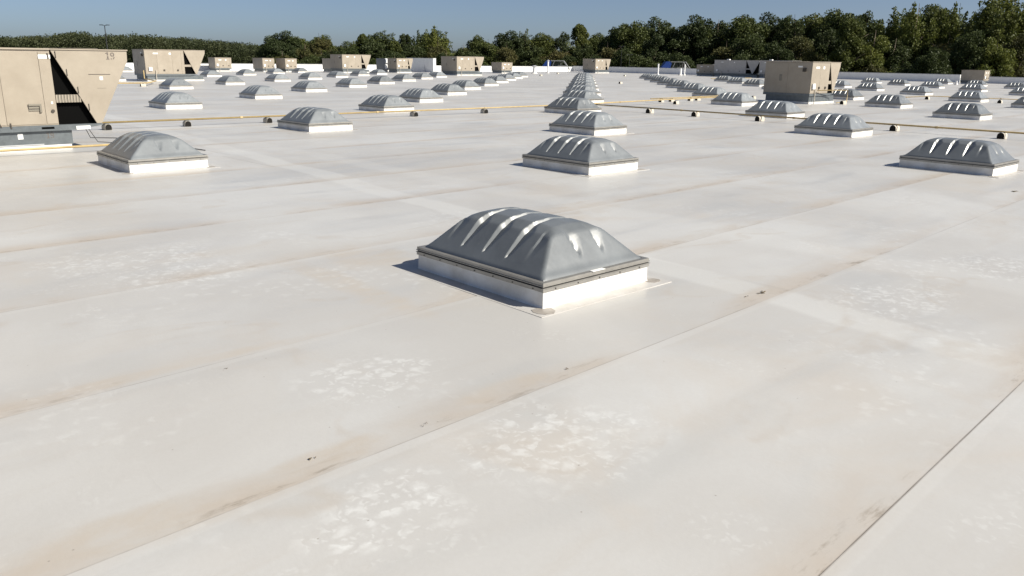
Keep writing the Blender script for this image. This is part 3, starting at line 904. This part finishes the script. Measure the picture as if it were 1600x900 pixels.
# support block: half-round plastic foot, solid black end plates, notch for the pipe
def block_parts():
    k = 9
    prof = [(-.11, 0)] + [(-.11 * math.cos(t) , .085 + .11 * math.sin(t)) for t in [math.pi * i / (k - 1) for i in range(k)]] + [(.11, 0)]
    a = MB().prism_x(prof, -.16, .16).mesh('block_body', 'block_white')
    pr2 = [(y * .93, z * .95 + .004) for y, z in prof]
    b_ = MB().prism_x(pr2, .1602, .172).mesh('block_end', 'block_black')
    c = MB().box(-.05, .05, -.07, .07, .19, .2105).mesh('block_saddle', 'galvanised')
    return a, b_, c
BA, BE, BS = block_parts()
def block(label, u, v, along, s=1.0):
    t = link('pipe_support', None)
    t.location = W(u, v, .009)
    t.rotation_euler = (0, 0, ROT + (math.pi / 2 if along == 'v' else 0) + rnd.uniform(-.12, .12))
    t.scale = (s, s, s)
    tag(t, label, 'pipe support', 'half-round pipe supports')
    link('body', BA, t); link('dark_end', BE, t); link('dark_end', BE, t).rotation_euler = (0, 0, math.pi); link('saddle', BS, t)
for i, (u, v) in enumerate([(29.35, 8.6), (29.35, 11.3), (29.35, 14.4), (29.35, 21.3), (29.35, 25.4), (29.4, 30.6)]):
    block(f'pale pipe support, {ordinal(i + 1)} along the yellow pipe from the left', u, v, 'v')
for i, (u, v) in enumerate([(9.4, 32.7), (13.2, 32.7), (19.1, 32.7), (22.5, 32.7), (25.2, 32.7), (5.5, 32.7)]):
    lab = 'white pipe support with a black end, {} from the right along the olive pipe'.format(ordinal(i + 1)) if i < 5 else 'white pipe support with a black end, at the far right of the olive pipe'
    if i < 5: block(lab, u, v, 'u', 1.12)
for i, (u, v) in enumerate([(31.75, 42.3), (31.75, 43.4), (31.85, 45.6), (31.9, 46.5), (29.8, 41.2)]):
    block(f'small pipe support, {ordinal(i + 1)} in the cluster beyond the central skylights', u, v, 'u', 1.0)
for lab, u, v in [('pipe support on the roof left of the tall right-hand unit', 31.0, 51.9), ('pipe support at the foot of the dropping gas pipe', 24.2, 51.4), ('pipe support right of the tall right-hand unit', 24.2, 55.8),
                  ('lone black ended pipe support between two right-hand skylights', 24.3, 65.4), ('black ended pipe support beside a far right skylight', 19.0, 64.3),
                  ('wooden looking pipe support between the two left tan units', 66.8, 22.6), ('pipe support left of the central file near its far end', 92.0, 91.3),
                  ('pipe support right of the central file near its far end', 88.5, 107.5), ('pipe support halfway down the right of the central file', 59.5, 71.6), ('small pipe support before the white parapet', 104.5, 108.0)]:
    block(lab, u, v, 'u', 1.15)
# second thin pipe along the far supports on the right
pipe('thin gas pipe crossing behind the nearer right-hand skylights', [(24.3, 57.0, PZ), (24.3, 66.0, PZ), (10.0, 66.5, PZ)], .03)

cable = link('cable', None); cable.rotation_euler = (0, 0, ROT)
tag(cable, 'pair of black cables lying on the roof by the unit stencilled 19', 'cable')
MB().tube([(7.05, 26.3, .5), (7.3, 26.6, .03), (7.9, 26.2, .02), (8.3, 24.0, .02), (8.7, 21.5, .02)], .012, 6).build('strand', 'cable_black', cable)
MB().tube([(6.9, 25.3, .45), (7.1, 25.2, .03), (7.6, 24.6, .02), (7.9, 23.0, .02), (8.2, 21.0, .02)], .010, 6).build('strand', 'cable_black', cable)

# ------------------------------------------------------------------ dead leaves and debris
def leaf_bit(label, u, v, s, seed):
    r = random.Random(seed); mb = MB()
    for k in range(r.randint(4, 7)):
        a = r.uniform(0, 6.28); dx, dy = r.gauss(0, s * .5), r.gauss(0, s * .18); L = s * r.uniform(.25, .5); wd = L * .4
        ca, sa = math.cos(a), math.sin(a)
        P = [(-L / 2, 0, .002), (0, -wd / 2, .002 + .2 * wd), (L / 2, 0, .003), (0, wd / 2, .002 + .25 * wd)]
        Q = [(dx + x * ca - y * sa, dy + x * sa + y * ca, z) for x, y, z in P]
        mb.hexa([(x, y, 0) for x, y, z in Q] + Q)
    o = mb.build('dead_leaves', 'dead_leaf'); o.location = W(u, v, .008); o.rotation_euler = (0, 0, ROT + r.uniform(-.4, .4))
    tag(o, label, 'leaf litter', 'scraps of leaf litter')
leaf_bit('dark wet leaf scrap on the seam right of the nearest skylight', 4.43, 7.98, .14, 1)
leaf_bit('small dark leaf crumb just left of the wet leaf scrap', 4.45, 7.70, .045, 2)
leaf_bit('single dark leaf on the seam in the foreground', 4.19, 3.09, .035, 3)
leaf_bit('brown leaf crumb on the seam below the nearest skylight', 4.26, 4.63, .045, 4)
leaf_bit('tiny black crumb on the open membrane at the left', 6.11, 2.48, .02, 5)
leaf_bit('dark leaf clump at the right edge below the right-hand skylight', 5.05, 18.9, .22, 6)
leaf_bit('second dark leaf clump at the right edge', 4.75, 18.75, .16, 7)
leaf_bit('brown smudge of litter on the seam in the left foreground', 4.27, 2.25, .05, 8)

# ------------------------------------------------------------------ trees
def quads_mesh(name, c, n1, n2, mat):
    """leaf quads: centres c, half axes n1, n2 (arrays k x 3)"""
    k = len(c)
    v = np.empty((k, 4, 3)); v[:, 0] = c - n1; v[:, 1] = c - n2 * .8; v[:, 2] = c + n1; v[:, 3] = c + n2
    me = bpy.data.meshes.new(name)
    me.vertices.add(k * 4); me.vertices.foreach_set('co', v.reshape(-1))
    me.loops.add(k * 4); me.loops.foreach_set('vertex_index', np.arange(k * 4, dtype=np.int32))
    me.polygons.add(k); me.polygons.foreach_set('loop_start', np.arange(0, k * 4, 4, dtype=np.int32))
    me.polygons.foreach_set('loop_total', np.full(k, 4, dtype=np.int32))
    me.materials.append(MATS[mat]); me.update(calc_edges=True); me.validate()
    return me
def rand_axes(rs, k, size):
    a = rs.normal(size=(k, 3)); a /= np.linalg.norm(a, axis=1)[:, None]
    b = rs.normal(size=(k, 3)); b -= (a * b).sum(1)[:, None] * a; b /= np.linalg.norm(b, axis=1)[:, None]
    s = size * rs.uniform(.6, 1.3, size=(k, 1))
    return a * s, b * s * .65
def crown(seed, mat, kind):
    rs = np.random.RandomState(seed)
    lob = []
    if kind == 'round':
        for i in range(95):
            d = rs.normal(size=3); d /= np.linalg.norm(d); rr = rs.uniform(.15, 1.0) ** .5
            z = d[2] * (7.6 if d[2] > 0 else 8.5) * rr
            w = 4.6 if d[2] > 0 else 4.6 + d[2] * .9
            lob.append((np.array([d[0] * w * rr, d[1] * w * rr, 10.6 + z]), rs.uniform(1.0, 1.9)))
    elif kind == 'tall':
        for i in range(110):
            t = rs.rand() ** .85; z = 1.5 + 17.2 * t
            w = 4.3 * (1.03 - t) ** .38 * math.sqrt(rs.rand()) * (1.0 if t > .2 else .85); a = rs.uniform(0, 6.28)
            lob.append((np.array([w * math.cos(a), w * math.sin(a), z]), rs.uniform(.9, 1.7) * (1.15 - .45 * t)))
    elif kind == 'spiky':
        for i in range(20):
            a = rs.uniform(0, 6.28); w = 4.3 * math.sqrt(rs.rand()); top = 19.7 - w * rs.uniform(.5, 1.5) - rs.rand() * 2
            for j in range(10):
                z = top - .95 * j; q = max(.35, 1 - .06 * j)
                lob.append((np.array([w * q * math.cos(a) + rs.normal() * .25, w * q * math.sin(a) + rs.normal() * .25, z]), .5 + .13 * j * rs.uniform(.7, 1.2)))
        for i in range(34):
            a = rs.uniform(0, 6.28); w = 4.6 * math.sqrt(rs.rand())
            lob.append((np.array([w * math.cos(a), w * math.sin(a), rs.uniform(1.5, 11)]), rs.uniform(1.1, 2.0)))
    else:   # bushy, low
        for i in range(80):
            a = rs.uniform(0, 6.28); w = 5.4 * math.sqrt(rs.rand()); z = 1.5 + rs.rand() * 16.5 * (1 - (w / 7.0) ** 2)
            lob.append((np.array([w * math.cos(a), w * math.sin(a), z]), rs.uniform(1.1, 2.0)))
    C = []
    tot = sum(r * r for _, r in lob)
    for c, r in lob:
        k = int(24000 * r * r / tot)
        d = rs.normal(size=(k, 3)); d /= np.linalg.norm(d, axis=1)[:, None]
        d *= (r * rs.uniform(.3, 1.12, size=(k, 1)) ** .6) * np.array([1, 1, .78])
        C.append(c + d)
    C = np.concatenate(C)
    a, b = rand_axes(rs, len(C), .24)
    return quads_mesh('crown', C, a, b, mat)
def trunk(seed):
    r = random.Random(seed); mb = MB()
    mb.tube([(0, 0, -.3), (.1, 0, 2.5), (r.uniform(-.3, .3), r.uniform(-.3, .3), 7), (r.uniform(-.5, .5), r.uniform(-.5, .5), 13), (r.uniform(-.4, .4), 0, 18)], [.42, .34, .27, .16, .04], 8)
    for k in range(9):
        a = r.uniform(0, 6.28); z = r.uniform(4, 13); ln = r.uniform(2.4, 4.4)
        mb.tube([(0, 0, z), (ln * .5 * math.cos(a), ln * .5 * math.sin(a), z + ln * .5), (ln * math.cos(a), ln * math.sin(a), z + ln * .8)], [.13, .08, .03], 6)
    return mb.mesh('trunk', 'bark', True)
CR = [('round', crown(1, 'leaf_dark', 'round')), ('round', crown(2, 'leaf_mid', 'round')), ('tall', crown(3, 'leaf_mid', 'tall')), ('spiky', crown(4, 'leaf_light', 'spiky')),
      ('bushy', crown(5, 'leaf_brown', 'bushy')), ('bushy', crown(6, 'leaf_dark', 'bushy')), ('spiky', crown(7, 'leaf_mid', 'spiky')), ('tall', crown(8, 'leaf_dark', 'tall')), ('bushy', crown(9, 'leaf_light', 'bushy'))]
TR = [trunk(1), trunk(2), trunk(3)]
DESC = ['rounded dark green', 'rounded green', 'tall green', 'feathery yellow-green', 'bushy brownish', 'bushy dark green', 'feathery green', 'tall dark green', 'bushy yellow-green']
trnd = random.Random(21)
TREES = []
def tree(ax, dist, top_z, width, kind, rank):
    """ax: bearing to the right of the camera's forward axis as a tangent"""
    x, y = ax * dist, dist
    TREES.append((ax, x, y, top_z, width, kind, rank))
# silhouette trees: bearing, distance, top above camera level (as tangent), width (m), crown kind
SIL = [(-.275, 285, .030, 12, 0), (-.235, 280, .032, 10.5, 4), (-.197, 300, .022, 9, 3), (-.183, 290, .027, 8, 2), (-.157, 270, .035, 12, 6), (-.132, 285, .029, 8, 7), (-.115, 275, .036, 8, 6), (-.094, 265, .043, 10.5, 3),
       (-.062, 280, .022, 9, 4), (-.044, 270, .031, 8, 1), (-.010, 270, .034, 12, 0), (.011, 285, .039, 9, 6), (.035, 275, .035, 11, 1), (.054, 280, .039, 9, 5), (.076, 270, .042, 10, 2), (.096, 275, .036, 10, 1), (.115, 265, .034, 9, 0),
       (.124, 240, .044, 9, 0), (.138, 235, .051, 11, 1), (.170, 240, .053, 10, 0), (.192, 235, .048, 10, 5), (.215, 230, .056, 12, 0), (.240, 235, .057, 10, 5), (.268, 225, .061, 13, 1), (.305, 230, .060, 11, 0),
       (.330, 220, .065, 10, 5), (.355, 225, .064, 11, 1), (.383, 215, .070, 12, 1), (.415, 220, .072, 11, 5), (.447, 210, .075, 11, 3), (.475, 205, .081, 10, 3), (.503, 210, .077, 10, 1), (.523, 205, .082, 9, 3),
       (.562, 195, .097, 13, 6), (.587, 200, .098, 13, 3), (.625, 200, .083, 12, 1), (.66, 200, .085, 12, 0)]
for a, d, t, w, k in SIL:
    tree(a, d, CAM_H + t * d, w * (1.18 if a > .12 else 1.08), k, 'skyline rank')
# inner ranks, lower and nearer, closing the wood
def sil(a):
    return float(np.interp(a, [s[0] for s in SIL], [s[2] for s in SIL]))
a = -.285
while a < .67:
    d = (250 if a < .1 else float(np.interp(a, [.1, .3, .67], [235, 212, 182]))) + trnd.uniform(-10, 8)
    t = sil(a) * trnd.uniform(.45, .8)
    tree(a, d, CAM_H + t * d, trnd.uniform(9, 12.5), trnd.choice([0, 1, 4, 5, 8, 2, 5, 0]), 'middle rank')
    a += trnd.uniform(.024, .034)
a = -.29
while a < .68:
    d = (300 if a < .1 else float(np.interp(a, [.1, .3, .67], [262, 245, 225]))) + trnd.uniform(-8, 8)
    tree(a, d, CAM_H + sil(a) * trnd.uniform(.72, .93) * d, trnd.uniform(10.5, 13.5), trnd.choice([0, 1, 5, 8, 1, 0]), 'rearmost rank')
    a += trnd.uniform(.026, .036)
a = -.28
while a < .67:
    d = (224 if a < .1 else float(np.interp(a, [.1, .3, .67], [216, 205, 168]))) + trnd.uniform(-6, 6)
    t = sil(a) * trnd.uniform(-.05, .35)
    tree(a, d, CAM_H + t * d, trnd.uniform(8, 11), trnd.choice([5, 4, 0, 5, 4]), 'low front rank')
    a += trnd.uniform(.03, .042)
TREES.sort(key=lambda s: s[0])
seen = {}
for i, (ax, x, y, tz, w, k, rank) in enumerate(TREES):
    seen[rank] = seen.get(rank, 0) + 1
    h = tz - GROUND_Z
    t = link('tree', None); t.location = (x, y, GROUND_Z)
    t.rotation_euler = (0, 0, trnd.uniform(0, 6.28))
    t.scale = (w / 10.6, w / 10.6, h / 19.6)
    tag(t, f'{DESC[k]} tree, {ordinal(seen[rank])} from the left in the {rank} of the wood', 'tree', 'trees of the wood beyond the roof')
    link('crown', CR[k][1], t); link('trunk', TR[i % 3], t)

# distant wooded ridge on the left and behind everything
rs = np.random.RandomState(5)
C = []
prof_x = [-.75, -.62, -.58, -.53, -.50, -.46, -.40, -.36, -.31, -.28, -.2, .7]
prof_t = [.016, .018, .0175, .0245, .021, .0225, .0200, .0165, .0125, .010, .012, .02]
for i in range(1600):
    ax = rs.uniform(-.75, -.15) if i % 4 else rs.uniform(-.15, .7)
    d = rs.uniform(520, 640); r = rs.uniform(3.5, 9.0)
    t = np.interp(ax, prof_x, prof_t) * rs.uniform(.84, 1.05) if i % 2 else np.interp(ax, prof_x, prof_t) * rs.uniform(0, .9)
    top = CAM_H + t * 560
    k = 230
    q = rs.normal(size=(k, 3)); q /= np.linalg.norm(q, axis=1)[:, None]
    q *= r * rs.uniform(.5, 1.1, size=(k, 1))
    C.append(np.array([ax * d, d, top - r * .9]) + q * np.array([1, 1, .85]))
C = np.concatenate(C)
a_, b_ = rand_axes(rs, len(C), .56)
fw = link('distant_wood', quads_mesh('distant_wood', C, a_, b_, 'leaf_far'))
tag(fw, 'distant wooded ridge along the horizon at the left', 'wood', kind='stuff')
hill = MB()
n = 60
top = []; bot = []
for i in range(n + 1):
    ax = -.9 + 1.8 * i / n
    t = np.interp(ax, prof_x, prof_t)
    top.append((ax * 600, 600, CAM_H + t * 560 - 7)); bot.append((ax * 520, 500, GROUND_Z - .5))
bk = [(x * 1.4, 900, z * .7) for x, y, z in top]
hill.v = bot + top + bk
for i in range(n):
    hill.f.append((i, i + 1, n + 1 + i + 1, n + 1 + i)); hill.f.append((n + 1 + i, n + 2 + i, 2 * n + 3 + i, 2 * n + 2 + i))
ho = hill.build('hills', 'grass_ground'); ho['kind'] = 'structure'

# ------------------------------------------------------------------ lamp posts of the car park
def lamp(label, ax, d, top_t, mat='pole_dark', pr=.22, hs=1.0):
    t = link('lamp_post', None); t.location = (ax * d, d, GROUND_Z)
    tag(t, label, 'lamp post', 'car park lamp posts')
    h = CAM_H + top_t * d - GROUND_Z
    MB().tube([(0, 0, 0), (0, 0, h)], [pr, pr * .6], 10).build('pole', mat, t)
    MB().tube([(0, 0, 0), (0, 0, .8)], .4, 12).build('base', 'building_wall', t)
    for s in (-1, 1):
        MB().tube([(0, 0, h - .15), (s * .7 * hs, 0, h - .05)], .06 * hs, 6).build('arm', mat, t)
        MB().box(min(s * .55 * hs, s * 1.7 * hs), max(s * .55 * hs, s * 1.7 * hs), -.35 * hs, .35 * hs, h - .03, h + .2 * hs).build('lamp_head', mat, t)
lamp('dark twin-headed car park lamp post standing above the distant wood', -.490, 300, .0315)
lamp('faint lamp post before the dark trees right of the central file', .127, 205, .0165, 'pole_dark', .06, .45)
lamp('second faint lamp post before the dark trees, lower than its neighbour', .137, 205, .0070, 'pole_dark', .06, .45)
